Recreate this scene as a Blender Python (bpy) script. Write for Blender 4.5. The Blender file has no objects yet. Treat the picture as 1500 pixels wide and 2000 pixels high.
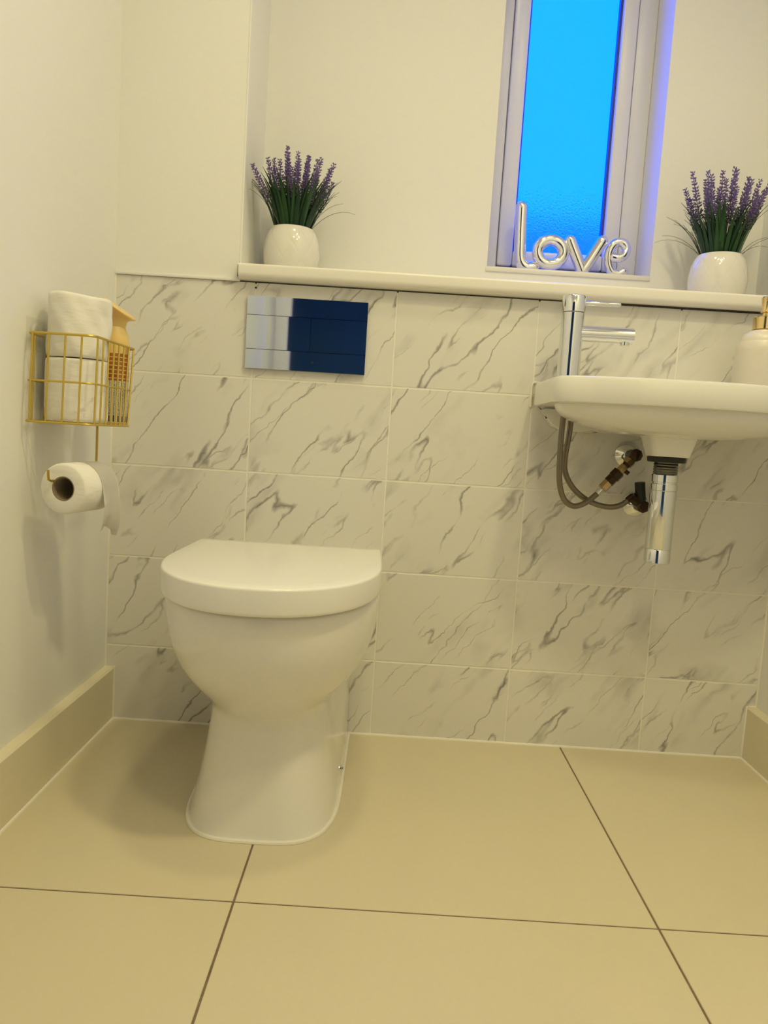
import bpy, bmesh, math, random
from mathutils import Vector, Matrix

# ---------------------------------------------------------------- camera
SC = bpy.context.scene
COL = SC.collection
cam_d = bpy.data.cameras.new('camera')
cam = bpy.data.objects.new('camera', cam_d)
COL.objects.link(cam)
cam_d.sensor_fit = 'VERTICAL'
cam_d.sensor_height = 24.0
cam_d.sensor_width = 18.0
cam_d.lens = 24.0 * 1491.74 / 2000.0
cam_d.clip_start = 0.02
YAW, PITCH, ROLL = -0.0024, -0.0993, 0.0626
_f = Vector((math.sin(YAW) * math.cos(PITCH), math.cos(YAW) * math.cos(PITCH), math.sin(PITCH)))
_r = Vector((math.cos(YAW), -math.sin(YAW), 0))
_u = _r.cross(_f)
_r2 = math.cos(ROLL) * _r + math.sin(ROLL) * _u
_u2 = -math.sin(ROLL) * _r + math.cos(ROLL) * _u
mw = Matrix((( _r2.x, _u2.x, -_f.x, 0.404), (_r2.y, _u2.y, -_f.y, -1.6489), (_r2.z, _u2.z, -_f.z, 0.6648), (0, 0, 0, 1)))
cam.matrix_world = mw
SC.camera = cam

# ---------------------------------------------------------------- world, exposure
W = bpy.data.worlds.new('world')
SC.world = W
W.use_nodes = True
bg = W.node_tree.nodes['Background']
bg.inputs['Color'].default_value = (0.006, 0.53, 6.5, 1)      # dusk sky under a tungsten white balance
bg.inputs['Strength'].default_value = 1.0
SC.view_settings.view_transform = 'Standard'
SC.view_settings.look = 'None'
SC.view_settings.gamma = 1.0
SC.view_settings.use_curve_mapping = False
SC.view_settings.exposure = 0.0

LAMP_COLOR = (1.0, 0.87, 0.45)
LAMP_SPREAD = 140
LAMPS = [(0.42, -0.62, 2.8), (0.60, -1.50, 3.8), (0.95, -1.12, 8.0)]   # x, y, watts of the ceiling downlights

# ---------------------------------------------------------------- measures (metres)
XL, XR = -0.197, 1.250          # side walls
TILE_TOP = 0.970
ND = 0.22                       # niche depth
NX = 0.066                      # niche return
CEIL = 2.40
YB = -1.90                      # wall behind the camera
WX0, WX1 = 0.607, 0.996         # window opening
WZ0, WZ1 = 1.081, 2.10

# ---------------------------------------------------------------- materials
MATS = {}


def pmat(name, color, rough=0.5, metal=0.0, spec=0.5, coat=0.0, trans=0.0, ior=1.45, emis=None, es=0.0, sss=0.0):
    if name in MATS:
        return MATS[name]
    m = bpy.data.materials.new(name)
    m.use_nodes = True
    b = m.node_tree.nodes['Principled BSDF']
    b.inputs['Base Color'].default_value = (*color, 1)
    b.inputs['Roughness'].default_value = rough
    b.inputs['Metallic'].default_value = metal
    b.inputs['Specular IOR Level'].default_value = spec
    b.inputs['Coat Weight'].default_value = coat
    b.inputs['Transmission Weight'].default_value = trans
    b.inputs['IOR'].default_value = ior
    b.inputs['Subsurface Weight'].default_value = sss
    if emis:
        b.inputs['Emission Color'].default_value = (*emis, 1)
        b.inputs['Emission Strength'].default_value = es
    MATS[name] = m
    return m


def nd(m, t, **kw):
    n = m.node_tree.nodes.new(t)
    for k, v in kw.items():
        setattr(n, k, v)
    return n


def lk(m, a, b):
    m.node_tree.links.new(a, b)


def ramp(m, fac, stops):
    r = nd(m, 'ShaderNodeValToRGB')
    e = r.color_ramp.elements
    while len(e) < len(stops):
        e.new(0.5)
    for el, (p, c) in zip(e, stops):
        el.position = p
        el.color = c if len(c) == 4 else (*c, 1)
    lk(m, fac, r.inputs['Fac'])
    return r


def add_noise_bump(m, scale, strength, dist=0.001, detail=3):
    b = m.node_tree.nodes['Principled BSDF']
    tc = nd(m, 'ShaderNodeTexCoord')
    n = nd(m, 'ShaderNodeTexNoise')
    n.inputs['Scale'].default_value = scale
    n.inputs['Detail'].default_value = detail
    lk(m, tc.outputs['Object'], n.inputs['Vector'])
    bp = nd(m, 'ShaderNodeBump')
    bp.inputs['Strength'].default_value = strength
    bp.inputs['Distance'].default_value = dist
    lk(m, n.outputs['Fac'], bp.inputs['Height'])
    lk(m, bp.outputs['Normal'], b.inputs['Normal'])
    return n


def mottled(name, c1, c2, scale, rough, **kw):
    m = pmat(name, c1, rough, **kw)
    b = m.node_tree.nodes['Principled BSDF']
    tc = nd(m, 'ShaderNodeTexCoord')
    n = nd(m, 'ShaderNodeTexNoise')
    n.inputs['Scale'].default_value = scale
    n.inputs['Detail'].default_value = 5
    lk(m, tc.outputs['Object'], n.inputs['Vector'])
    r = ramp(m, n.outputs['Fac'], [(0.3, c1), (0.7, c2)])
    lk(m, r.outputs['Color'], b.inputs['Base Color'])
    return m


def marble_mat():
    m = pmat('marble_tile', (0.80, 0.78, 0.74), 0.28, spec=0.45)
    b = m.node_tree.nodes['Principled BSDF']
    tc = nd(m, 'ShaderNodeTexCoord')
    oi = nd(m, 'ShaderNodeObjectInfo')
    mul = nd(m, 'ShaderNodeMath', operation='MULTIPLY')
    lk(m, oi.outputs['Random'], mul.inputs[0])
    mul.inputs[1].default_value = 37.0
    cmb = nd(m, 'ShaderNodeCombineXYZ')
    for i in range(3):
        lk(m, mul.outputs[0], cmb.inputs[i])
    add = nd(m, 'ShaderNodeVectorMath', operation='ADD')
    lk(m, tc.outputs['Object'], add.inputs[0])
    lk(m, cmb.outputs[0], add.inputs[1])

    def layer(rot, sx, sz, dist, detail, width, seed, dscale=7.0):
        # anisotropic noise whose 0.5 iso-lines run along the vein direction
        mp = nd(m, 'ShaderNodeMapping')
        mp.inputs['Location'].default_value = (seed, seed * 1.7, seed * 0.6)
        mp.inputs['Rotation'].default_value = (0, math.radians(rot), 0)
        lk(m, add.outputs[0], mp.inputs['Vector'])
        dn = nd(m, 'ShaderNodeTexNoise')
        dn.inputs['Scale'].default_value = dscale
        dn.inputs['Detail'].default_value = 4
        lk(m, mp.outputs[0], dn.inputs['Vector'])
        sb = nd(m, 'ShaderNodeVectorMath', operation='SUBTRACT')
        lk(m, dn.outputs['Color'], sb.inputs[0])
        sb.inputs[1].default_value = (0.5, 0.5, 0.5)
        sc = nd(m, 'ShaderNodeVectorMath', operation='SCALE')
        lk(m, sb.outputs[0], sc.inputs[0])
        sc.inputs['Scale'].default_value = dist
        ad = nd(m, 'ShaderNodeVectorMath', operation='ADD')
        lk(m, mp.outputs[0], ad.inputs[0])
        lk(m, sc.outputs[0], ad.inputs[1])
        ms = nd(m, 'ShaderNodeVectorMath', operation='MULTIPLY')
        lk(m, ad.outputs[0], ms.inputs[0])
        ms.inputs[1].default_value = (sx, 1.0, sz)
        n = nd(m, 'ShaderNodeTexNoise')
        n.inputs['Scale'].default_value = 1.0
        n.inputs['Detail'].default_value = detail
        n.inputs['Roughness'].default_value = 0.45
        lk(m, ms.outputs[0], n.inputs['Vector'])
        s = nd(m, 'ShaderNodeMath', operation='SUBTRACT')
        lk(m, n.outputs['Fac'], s.inputs[0])
        s.inputs[1].default_value = 0.5
        a = nd(m, 'ShaderNodeMath', operation='ABSOLUTE')
        lk(m, s.outputs[0], a.inputs[0])
        r = ramp(m, a.outputs[0], [(0.0, (1, 1, 1)), (width, (0, 0, 0))])
        return r, mp

    def mask(mp, scale, lo, hi, seed):
        n = nd(m, 'ShaderNodeTexNoise')
        n.noise_dimensions = '4D'
        n.inputs['W'].default_value = seed
        n.inputs['Scale'].default_value = scale
        n.inputs['Detail'].default_value = 3
        lk(m, mp.outputs[0], n.inputs['Vector'])
        return ramp(m, n.outputs['Fac'], [(lo, (0, 0, 0)), (hi, (1, 1, 1))])

    def mulc(a, bb, k=1.0):
        x = nd(m, 'ShaderNodeMath', operation='MULTIPLY')
        lk(m, a, x.inputs[0])
        lk(m, bb, x.inputs[1])
        y = nd(m, 'ShaderNodeMath', operation='MULTIPLY')
        lk(m, x.outputs[0], y.inputs[0])
        y.inputs[1].default_value = k
        return y.outputs[0]

    v1, mp1 = layer(-34, 10.0, 1.7, 0.045, 2.5, 0.0115, 3.1, 16.0)
    k1 = mask(mp1, 10.0, 0.40, 0.58, 2.0)
    v2, mp2 = layer(-42, 17.0, 2.6, 0.04, 2.5, 0.014, 8.7, 22.0)
    k2 = mask(mp2, 11.0, 0.47, 0.63, 5.0)
    v3, mp3 = layer(-36, 9.0, 2.0, 0.05, 4.0, 0.055, 5.5, 12.0)
    k3 = mask(mp3, 8.0, 0.48, 0.70, 9.0)
    f1 = mulc(v1.outputs['Color'], k1.outputs['Color'], 0.80)
    f2 = mulc(v2.outputs['Color'], k2.outputs['Color'], 0.64)
    f3 = mulc(v3.outputs['Color'], k3.outputs['Color'], 0.36)
    mx = nd(m, 'ShaderNodeMath', operation='MAXIMUM')
    lk(m, f1, mx.inputs[0])
    lk(m, f2, mx.inputs[1])
    sm = nd(m, 'ShaderNodeMath', operation='ADD')
    sm.use_clamp = True
    lk(m, mx.outputs[0], sm.inputs[0])
    lk(m, f3, sm.inputs[1])
    mix = nd(m, 'ShaderNodeMix', data_type='RGBA')
    lk(m, sm.outputs[0], mix.inputs['Factor'])
    mix.inputs[6].default_value = (0.80, 0.785, 0.75, 1)
    mix.inputs[7].default_value = (0.17, 0.165, 0.15, 1)
    lk(m, mix.outputs[2], b.inputs['Base Color'])
    return m


def chrome(name, col=(0.78, 0.80, 0.83), rough=0.06):
    return pmat(name, col, rough, metal=1.0)


M_WALL = pmat('white_paint', (0.89, 0.89, 0.88), 0.75, spec=0.25)
add_noise_bump(M_WALL, 260, 0.05)
M_GLOSSW = pmat('white_gloss_paint', (0.86, 0.84, 0.79), 0.32, spec=0.45)
M_SHELF = pmat('white_shelf_laminate', (0.88, 0.86, 0.82), 0.25)
M_MARBLE = marble_mat()
M_GROUT = mottled('wall_grout', (0.90, 0.88, 0.82), (0.87, 0.85, 0.79), 40, 0.8)
M_FGROUT = mottled('floor_grout', (0.16, 0.12, 0.075), (0.22, 0.17, 0.11), 60, 0.85)
M_FTILE = mottled('cream_porcelain', (0.665, 0.60, 0.44), (0.69, 0.62, 0.455), 5, 0.30, spec=0.4)
M_BASE = mottled('skirting_cream_paint', (0.80, 0.735, 0.56), (0.81, 0.75, 0.575), 6, 0.45)
M_SEAL = pmat('white_sealant', (0.88, 0.85, 0.78), 0.4)
M_CERAM = pmat('white_ceramic', (0.86, 0.85, 0.82), 0.09, spec=0.55, coat=0.3)
M_LID = pmat('white_seat_plastic', (0.88, 0.87, 0.85), 0.16, spec=0.5)
M_CHROME = chrome('polished_chrome')
M_PLATE = chrome('chrome_plate', (0.60, 0.66, 0.74), 0.03)
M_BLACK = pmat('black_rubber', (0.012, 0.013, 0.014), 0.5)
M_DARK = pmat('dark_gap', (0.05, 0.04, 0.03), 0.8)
M_BRASS = pmat('aged_brass', (0.45, 0.33, 0.17), 0.25, metal=1.0)
M_DBRASS = pmat('dark_bronze_fitting', (0.055, 0.035, 0.022), 0.3, metal=0.8)
M_GOLD = pmat('gold_wire', (0.62, 0.46, 0.09), 0.38, metal=0.8)
M_PGOLD = pmat('gold_pump', (0.85, 0.66, 0.32), 0.16, metal=1.0)
M_POT = pmat('glazed_white_pot', (0.82, 0.80, 0.76), 0.12, coat=0.4)
M_UPVC = pmat('white_upvc', (0.82, 0.82, 0.82), 0.3)
M_GASK = pmat('window_gasket', (0.02, 0.05, 0.35), 0.4)
M_LOVE = chrome('silver_letter', (0.86, 0.86, 0.88), 0.10)
M_CARD = pmat('cardboard_core', (0.32, 0.25, 0.17), 0.9)
M_SOAP = pmat('soap_white_ceramic', (0.80, 0.75, 0.68), 0.32)
M_CLEAR = pmat('clear_adhesive_plastic', (0.93, 0.92, 0.88), 0.12)
M_CLEAR.node_tree.nodes['Principled BSDF'].inputs['Alpha'].default_value = 0.16
M_HALL = pmat('hall_paint', (0.09, 0.24, 0.30), 0.8)
M_LENS = pmat('lamp_lens', (1, 1, 1), 0.4, emis=LAMP_COLOR, es=12)


def paper_mat():
    m = pmat('tissue_paper', (0.90, 0.88, 0.84), 0.95, spec=0.1)
    b = m.node_tree.nodes['Principled BSDF']
    tc = nd(m, 'ShaderNodeTexCoord')
    mp = nd(m, 'ShaderNodeMapping')
    mp.inputs['Scale'].default_value = (22, 22, 60)
    mp.inputs['Rotation'].default_value = (0.2, 0.15, 0)
    lk(m, tc.outputs['Object'], mp.inputs['Vector'])
    n = nd(m, 'ShaderNodeTexNoise')
    n.inputs['Scale'].default_value = 1.0
    n.inputs['Detail'].default_value = 3
    lk(m, mp.outputs[0], n.inputs['Vector'])
    bp = nd(m, 'ShaderNodeBump')
    bp.inputs['Strength'].default_value = 0.55
    bp.inputs['Distance'].default_value = 0.004
    lk(m, n.outputs['Fac'], bp.inputs['Height'])
    lk(m, bp.outputs['Normal'], b.inputs['Normal'])
    return m


M_PAPER = paper_mat()


def hose_mat():
    m = pmat('braided_hose', (0.22, 0.19, 0.15), 0.38, metal=0.7)
    b = m.node_tree.nodes['Principled BSDF']
    tc = nd(m, 'ShaderNodeTexCoord')
    w = nd(m, 'ShaderNodeTexChecker')
    w.inputs['Scale'].default_value = 900
    lk(m, tc.outputs['Object'], w.inputs['Vector'])
    w.inputs['Color1'].default_value = (0.27, 0.235, 0.19, 1)
    w.inputs['Color2'].default_value = (0.16, 0.14, 0.11, 1)
    lk(m, w.outputs['Color'], b.inputs['Base Color'])
    return m


M_HOSE = hose_mat()


def glass_mat():
    # obscured (pebbled) glass: light scatters through the sheet
    m = bpy.data.materials.new('obscured_glass')
    m.use_nodes = True
    nt = m.node_tree
    for n in list(nt.nodes):
        nt.nodes.remove(n)
    out = nd(m, 'ShaderNodeOutputMaterial')
    tc = nd(m, 'ShaderNodeTexCoord')
    v = nd(m, 'ShaderNodeTexNoise')
    v.inputs['Scale'].default_value = 210
    v.inputs['Detail'].default_value = 2
    v.inputs['Distortion'].default_value = 0.6
    lk(m, tc.outputs['Object'], v.inputs['Vector'])
    bp = nd(m, 'ShaderNodeBump')
    bp.inputs['Strength'].default_value = 1.0
    bp.inputs['Distance'].default_value = 0.004
    lk(m, v.outputs['Fac'], bp.inputs['Height'])
    tr = nd(m, 'ShaderNodeBsdfTranslucent')
    rr = ramp(m, v.outputs['Fac'], [(0.38, (0.86, 0.90, 0.93)), (0.62, (1.0, 1.0, 1.0))])
    lk(m, rr.outputs['Color'], tr.inputs['Color'])
    rf = nd(m, 'ShaderNodeBsdfRefraction')
    rf.inputs['Roughness'].default_value = 0.16
    rf.inputs['IOR'].default_value = 1.05
    lk(m, bp.outputs['Normal'], rf.inputs['Normal'])
    mx = nd(m, 'ShaderNodeMixShader')
    mx.inputs['Fac'].default_value = 0.96
    lk(m, tr.outputs[0], mx.inputs[1])
    lk(m, rf.outputs[0], mx.inputs[2])
    gl = nd(m, 'ShaderNodeBsdfGlossy')
    gl.inputs['Roughness'].default_value = 0.2
    lk(m, bp.outputs['Normal'], gl.inputs['Normal'])
    m2 = nd(m, 'ShaderNodeMixShader')
    m2.inputs['Fac'].default_value = 0.012
    lk(m, mx.outputs[0], m2.inputs[1])
    lk(m, gl.outputs[0], m2.inputs[2])
    lk(m, m2.outputs[0], out.inputs['Surface'])
    return m


M_GLASS = glass_mat()


def leaf_mat(name, c1, c2):
    m = pmat(name, c1, 0.42, spec=0.4)
    b = m.node_tree.nodes['Principled BSDF']
    oi = nd(m, 'ShaderNodeObjectInfo')
    r = ramp(m, oi.outputs['Random'], [(0.0, c1), (1.0, c2)])
    lk(m, r.outputs['Color'], b.inputs['Base Color'])
    return m


M_LEAF = leaf_mat('grass_leaf', (0.005, 0.030, 0.020), (0.022, 0.085, 0.022))
M_STEM = pmat('stem_green', (0.06, 0.11, 0.06), 0.6)


def floret_mat():
    m = pmat('lavender_floret', (0.17, 0.12, 0.34), 0.7)
    b = m.node_tree.nodes['Principled BSDF']
    tc = nd(m, 'ShaderNodeTexCoord')
    s = nd(m, 'ShaderNodeSeparateXYZ')
    lk(m, tc.outputs['Generated'], s.inputs[0])
    n = nd(m, 'ShaderNodeTexNoise')
    n.inputs['Scale'].default_value = 300
    lk(m, tc.outputs['Object'], n.inputs['Vector'])
    a = nd(m, 'ShaderNodeMath', operation='MULTIPLY_ADD')
    lk(m, n.outputs['Fac'], a.inputs[0])
    a.inputs[1].default_value = 0.5
    lk(m, s.outputs['Z'], a.inputs[2])
    # lower florets are still green-grey buds, the upper ones are open and violet
    r = ramp(m, a.outputs[0], [(0.66, (0.07, 0.10, 0.09)), (0.88, (0.14, 0.12, 0.22)), (1.0, (0.20, 0.14, 0.38))])
    lk(m, r.outputs['Color'], b.inputs['Base Color'])
    return m


M_FLOR = floret_mat()


def bottle_label_mat():
    m = pmat('printed_label', (0.8, 0.7, 0.5), 0.4)
    b = m.node_tree.nodes['Principled BSDF']
    tc = nd(m, 'ShaderNodeTexCoord')
    s = nd(m, 'ShaderNodeSeparateXYZ')
    lk(m, tc.outputs['Object'], s.inputs[0])
    at = nd(m, 'ShaderNodeMath', operation='ARCTAN2')
    lk(m, s.outputs['Y'], at.inputs[0])
    lk(m, s.outputs['X'], at.inputs[1])
    cb = nd(m, 'ShaderNodeCombineXYZ')
    lk(m, at.outputs[0], cb.inputs[0])
    lk(m, s.outputs['Z'], cb.inputs[1])
    # brown top panel with pale rules
    br = nd(m, 'ShaderNodeTexBrick')
    br.inputs['Scale'].default_value = 1.0
    br.inputs['Brick Width'].default_value = 0.34
    br.inputs['Row Height'].default_value = 0.0075
    br.inputs['Mortar Size'].default_value = 0.0008
    br.inputs['Color1'].default_value = (0.42, 0.145, 0.014, 1)
    br.inputs['Color2'].default_value = (0.34, 0.10, 0.01, 1)
    br.inputs['Mortar'].default_value = (0.75, 0.55, 0.25, 1)
    lk(m, cb.outputs[0], br.inputs['Vector'])
    # small black characters in columns on white
    mp = nd(m, 'ShaderNodeMapping')
    mp.inputs['Scale'].default_value = (26, 620, 1)
    lk(m, cb.outputs[0], mp.inputs['Vector'])
    n = nd(m, 'ShaderNodeTexNoise')
    n.inputs['Scale'].default_value = 1.0
    n.inputs['Detail'].default_value = 1
    lk(m, mp.outputs[0], n.inputs['Vector'])
    ink = ramp(m, n.outputs['Fac'], [(0.50, (0.72, 0.68, 0.58)), (0.54, (0.03, 0.02, 0.02))])
    cw = nd(m, 'ShaderNodeTexWave')
    cw.inputs['Scale'].default_value = 1.9
    lk(m, cb.outputs[0], cw.inputs['Vector'])
    cm = ramp(m, cw.outputs['Fac'], [(0.35, (0, 0, 0)), (0.5, (1, 1, 1))])
    mx0 = nd(m, 'ShaderNodeMix', data_type='RGBA')
    lk(m, cm.outputs['Color'], mx0.inputs['Factor'])
    mx0.inputs[6].default_value = (0.74, 0.70, 0.60, 1)
    lk(m, ink.outputs['Color'], mx0.inputs[7])
    gt = nd(m, 'ShaderNodeMath', operation='GREATER_THAN')
    lk(m, s.outputs['Z'], gt.inputs[0])
    gt.inputs[1].default_value = 0.078
    mx = nd(m, 'ShaderNodeMix', data_type='RGBA')
    lk(m, gt.outputs[0], mx.inputs['Factor'])
    lk(m, mx0.outputs[2], mx.inputs[6])
    lk(m, br.outputs['Color'], mx.inputs[7])
    # row of black squares along the foot
    lt = nd(m, 'ShaderNodeMath', operation='LESS_THAN')
    lk(m, s.outputs['Z'], lt.inputs[0])
    lt.inputs[1].default_value = 0.015
    an = nd(m, 'ShaderNodeMath', operation='MULTIPLY')
    lk(m, lt.outputs[0], an.inputs[0])
    lk(m, cm.outputs['Color'], an.inputs[1])
    mk = nd(m, 'ShaderNodeMix', data_type='RGBA')
    lk(m, an.outputs[0], mk.inputs['Factor'])
    lk(m, mx.outputs[2], mk.inputs[6])
    mk.inputs[7].default_value = (0.015, 0.01, 0.01, 1)
    lk(m, mk.outputs[2], b.inputs['Base Color'])
    return m


M_LABEL = bottle_label_mat()
M_ORANGE = pmat('amber_plastic', (0.86, 0.62, 0.24), 0.3, sss=0.15)

# ---------------------------------------------------------------- mesh helpers


def finish(name, bm, mat, parent=None, smooth=True, loc=(0, 0, 0), angle=40):
    bmesh.ops.recalc_face_normals(bm, faces=bm.faces)
    me = bpy.data.meshes.new(name)
    bm.to_mesh(me)
    bm.free()
    me.materials.append(mat)
    if smooth:
        me.shade_smooth()
        try:
            me.set_sharp_from_angle(angle=math.radians(angle))
        except Exception:
            pass
    o = bpy.data.objects.new(name, me)
    COL.objects.link(o)
    o.location = loc
    if parent:
        o.parent = parent
    return o


def inst(name, src, parent=None, loc=None, rot=None):
    o = src.copy()
    o.name = name
    COL.objects.link(o)
    o.parent = parent
    if loc is not None:
        o.location = loc
    if rot is not None:
        o.rotation_euler = rot
    return o


def thing(name, label, cat, loc=(0, 0, 0), group=None):
    o = bpy.data.objects.new(name, None)
    COL.objects.link(o)
    o.location = loc
    o.empty_display_size = 0.05
    tag(o, label, cat, group)
    return o


def tag(o, label, cat, group=None):
    o['label'] = label
    o['category'] = cat
    if group:
        o['group'] = group
    return o


def struct(o, label=None, cat=None):
    o['kind'] = 'structure'
    if label:
        o['label'] = label
    if cat:
        o['category'] = cat
    return o


def add_box(bm, x0, x1, y0, y1, z0, z1):
    vs = [bm.verts.new((x, y, z)) for x in (x0, x1) for y in (y0, y1) for z in (z0, z1)]
    for q in ((0, 1, 3, 2), (4, 6, 7, 5), (0, 4, 5, 1), (2, 3, 7, 6), (0, 2, 6, 4), (1, 5, 7, 3)):
        bm.faces.new([vs[i] for i in q])
    return vs


def box_bm(x0, x1, y0, y1, z0, z1, bevel=0.0, seg=2):
    bm = bmesh.new()
    add_box(bm, x0, x1, y0, y1, z0, z1)
    if bevel:
        bmesh.ops.bevel(bm, geom=bm.edges[:], offset=bevel, segments=seg, profile=0.5, affect='EDGES')
    return bm


def loft(bm, rings, cap0=True, cap1=True, closed=True):
    R = [[bm.verts.new(p) for p in r] for r in rings]
    n = len(R[0])
    for a, b in zip(R[:-1], R[1:]):
        for i in range(n if closed else n - 1):
            j = (i + 1) % n
            try:
                bm.faces.new((a[i], a[j], b[j], b[i]))
            except ValueError:
                pass
    if cap0:
        bm.faces.new(R[0])
    if cap1:
        bm.faces.new(R[-1])
    return R


def lathe_bm(prof, n=48, axis='Z', center=(0, 0, 0), bm=None):
    bm = bm or bmesh.new()
    rings = []
    for r, h in prof:
        ring = []
        for i in range(n):
            a = 2 * math.pi * i / n
            c, s = r * math.cos(a), r * math.sin(a)
            if axis == 'Z':
                q = (c, s, h)
            elif axis == 'Y':
                q = (c, h, s)
            else:
                q = (h, c, s)
            ring.append((q[0] + center[0], q[1] + center[1], q[2] + center[2]))
        rings.append(ring)
    loft(bm, rings)
    return bm


def catmull(pts, sub=8):
    P = [Vector(p) for p in pts]
    if len(P) < 3:
        return P
    out = []
    for i in range(len(P) - 1):
        p0 = P[i - 1] if i > 0 else P[i] * 2 - P[i + 1]
        p1, p2 = P[i], P[i + 1]
        p3 = P[i + 2] if i + 2 < len(P) else P[i + 1] * 2 - P[i]
        for k in range(sub):
            t = k / sub
            out.append(0.5 * ((2 * p1) + (-p0 + p2) * t + (2 * p0 - 5 * p1 + 4 * p2 - p3) * t * t + (-p0 + 3 * p1 - 3 * p2 + p3) * t ** 3))
    out.append(P[-1])
    return out


def tube(bm, pts, r, n=12, closed=False, dome=False):
    """sweep a circle along pts; r is a number or a list; dome rounds the ends"""
    P = [Vector(p) for p in pts]
    m = len(P)
    rad = list(r) if isinstance(r, (list, tuple)) else [r] * m
    T = []
    for i in range(m):
        a = P[(i - 1) % m] if (closed or i > 0) else P[i]
        b = P[(i + 1) % m] if (closed or i < m - 1) else P[i]
        T.append((b - a).normalized())
    up = Vector((0, 0, 1)) if abs(T[0].z) < 0.9 else Vector((0, 1, 0))
    N = (up - T[0] * up.dot(T[0])).normalized()
    frames = []
    for i in range(m):
        N = (N - T[i] * N.dot(T[i])).normalized()
        frames.append((P[i], T[i], N.copy(), rad[i]))
    if dome and not closed:
        p, t, q, rr = frames[0]
        pre = [(p - t * rr * math.sin(a), t, q, rr * math.cos(a)) for a in (1.5, 1.15, 0.8, 0.4)]
        p, t, q, rr = frames[-1]
        post = [(p + t * rr * math.sin(a), t, q, rr * math.cos(a)) for a in (0.4, 0.8, 1.15, 1.5)]
        frames = pre + frames + post
    rings = []
    for p, t, q, rr in frames:
        b = t.cross(q)
        rings.append([p + (q * math.cos(2 * math.pi * k / n) + b * math.sin(2 * math.pi * k / n)) * rr for k in range(n)])
    if closed:
        rings.append(rings[0])
        R = [[bm.verts.new(v) for v in ring] for ring in rings[:-1]]
        mm = len(R)
        for i in range(mm):
            A, B = R[i], R[(i + 1) % mm]
            for k in range(n):
                bm.faces.new((A[k], A[(k + 1) % n], B[(k + 1) % n], B[k]))
    else:
        loft(bm, rings)
    return bm


def tube_obj(name, pts, r, mat, parent, n=12, closed=False, dome=False, loc=(0, 0, 0)):
    bm = bmesh.new()
    tube(bm, pts, r, n, closed, dome)
    return finish(name, bm, mat, parent, loc=loc)


def prism_bm(poly, y0, y1):
    """extrude an XZ polygon from y0 to y1"""
    bm = bmesh.new()
    loft(bm, [[(x, y0, z) for x, z in poly], [(x, y1, z) for x, z in poly]])
    return bm


def empty_struct(name, loc=(0, 0, 0)):
    o = bpy.data.objects.new(name, None)
    COL.objects.link(o)
    o.location = loc
    o.empty_display_size = 0.05
    return struct(o)


# ---------------------------------------------------------------- the setting
G = 0.0015   # half joint, wall tiles
# floor: dark grout bed with 600 mm tiles
floor = finish('floor', box_bm(XL - 0.15, XR + 0.15, YB - 0.15, 0.02, -0.05, -0.0012), M_FGROUT, smooth=False)
struct(floor)
FX0, FY0 = 0.2243, -0.6343
fmesh = {}
for i in range(-1, 3):
    for j in range(-1, 3):
        x0, x1 = FX0 + 0.6 * (i - 1) + 0.0016, FX0 + 0.6 * i - 0.0016
        y1, y0 = FY0 - 0.6 * j - 0.0016, FY0 - 0.6 * (j + 1) + 0.0016
        x0, x1 = max(x0, XL - 0.005), min(x1, XR + 0.005)
        y0, y1 = max(y0, YB), (0.004 if j == -1 else y1)
        if x1 - x0 < 0.02 or y1 - y0 < 0.02:
            continue
        key = (round(x1 - x0, 3), round(y1 - y0, 3))
        c = ((x0 + x1) / 2, (y0 + y1) / 2, 0)
        if key not in fmesh:
            hx, hy = (x1 - x0) / 2, (y1 - y0) / 2
            fmesh[key] = finish('floor_tile', box_bm(-hx, hx, -hy, hy, -0.009, 0, 0.0008, 1), M_FTILE, floor, False, c)
        else:
            inst('floor_tile', fmesh[key], floor, c)

# lower back wall, clad in marble-look tiles
wall_back = finish('wall_back', box_bm(XL - 0.1, XR + 0.1, 0.0007, ND, -0.02, TILE_TOP - 0.004), M_GROUT, smooth=False)
struct(wall_back)
xs = [XL, 0.1001, 0.4001, 0.7001, 1.0001, XR]
zs = [0.0, 0.1694, 0.3694, 0.5694, 0.7694, TILE_TOP]
tmesh = {}
for r in range(5):
    for c in range(5):
        x0, x1 = xs[c] + (G if c else -0.004), xs[c + 1] - (G if c < 4 else -0.004)
        z0, z1 = zs[r] + G, zs[r + 1] - (G if r < 4 else 0.001)
        key = (round(x1 - x0, 3), round(z1 - z0, 3))
        cc = ((x0 + x1) / 2, 0, (z0 + z1) / 2)
        if key not in tmesh:
            hx, hz = (x1 - x0) / 2, (z1 - z0) / 2
            tmesh[key] = finish('tile', box_bm(-hx, hx, 0, 0.008, -hz, hz, 0.0008, 1), M_MARBLE, wall_back, False, cc)
        else:
            inst('tile', tmesh[key], wall_back, cc)
finish('drill_hole', lathe_bm([(0.0022, -0.0004), (0.0022, 0.003)], 12, 'Y', (0.1005, 0, 0.9585)), M_DARK, wall_back)
# upper back wall: a plain column on the left, then a recess with the window
bm = bmesh.new()
add_box(bm, XL - 0.1, NX, 0.0, ND + 0.25, TILE_TOP, CEIL)
struct(finish('wall_column', bm, M_WALL, smooth=False))
bm = bmesh.new()
add_box(bm, NX, WX0, ND, ND + 0.25, TILE_TOP - 0.05, CEIL)
add_box(bm, WX1, XR + 0.1, ND, ND + 0.25, TILE_TOP - 0.05, CEIL)
add_box(bm, WX0, WX1, ND, ND + 0.25, TILE_TOP - 0.05, WZ0 - 0.012)
add_box(bm, WX0, WX1, ND, ND + 0.25, WZ1, CEIL)
struct(finish('wall_recess', bm, M_WALL, smooth=False))
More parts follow.
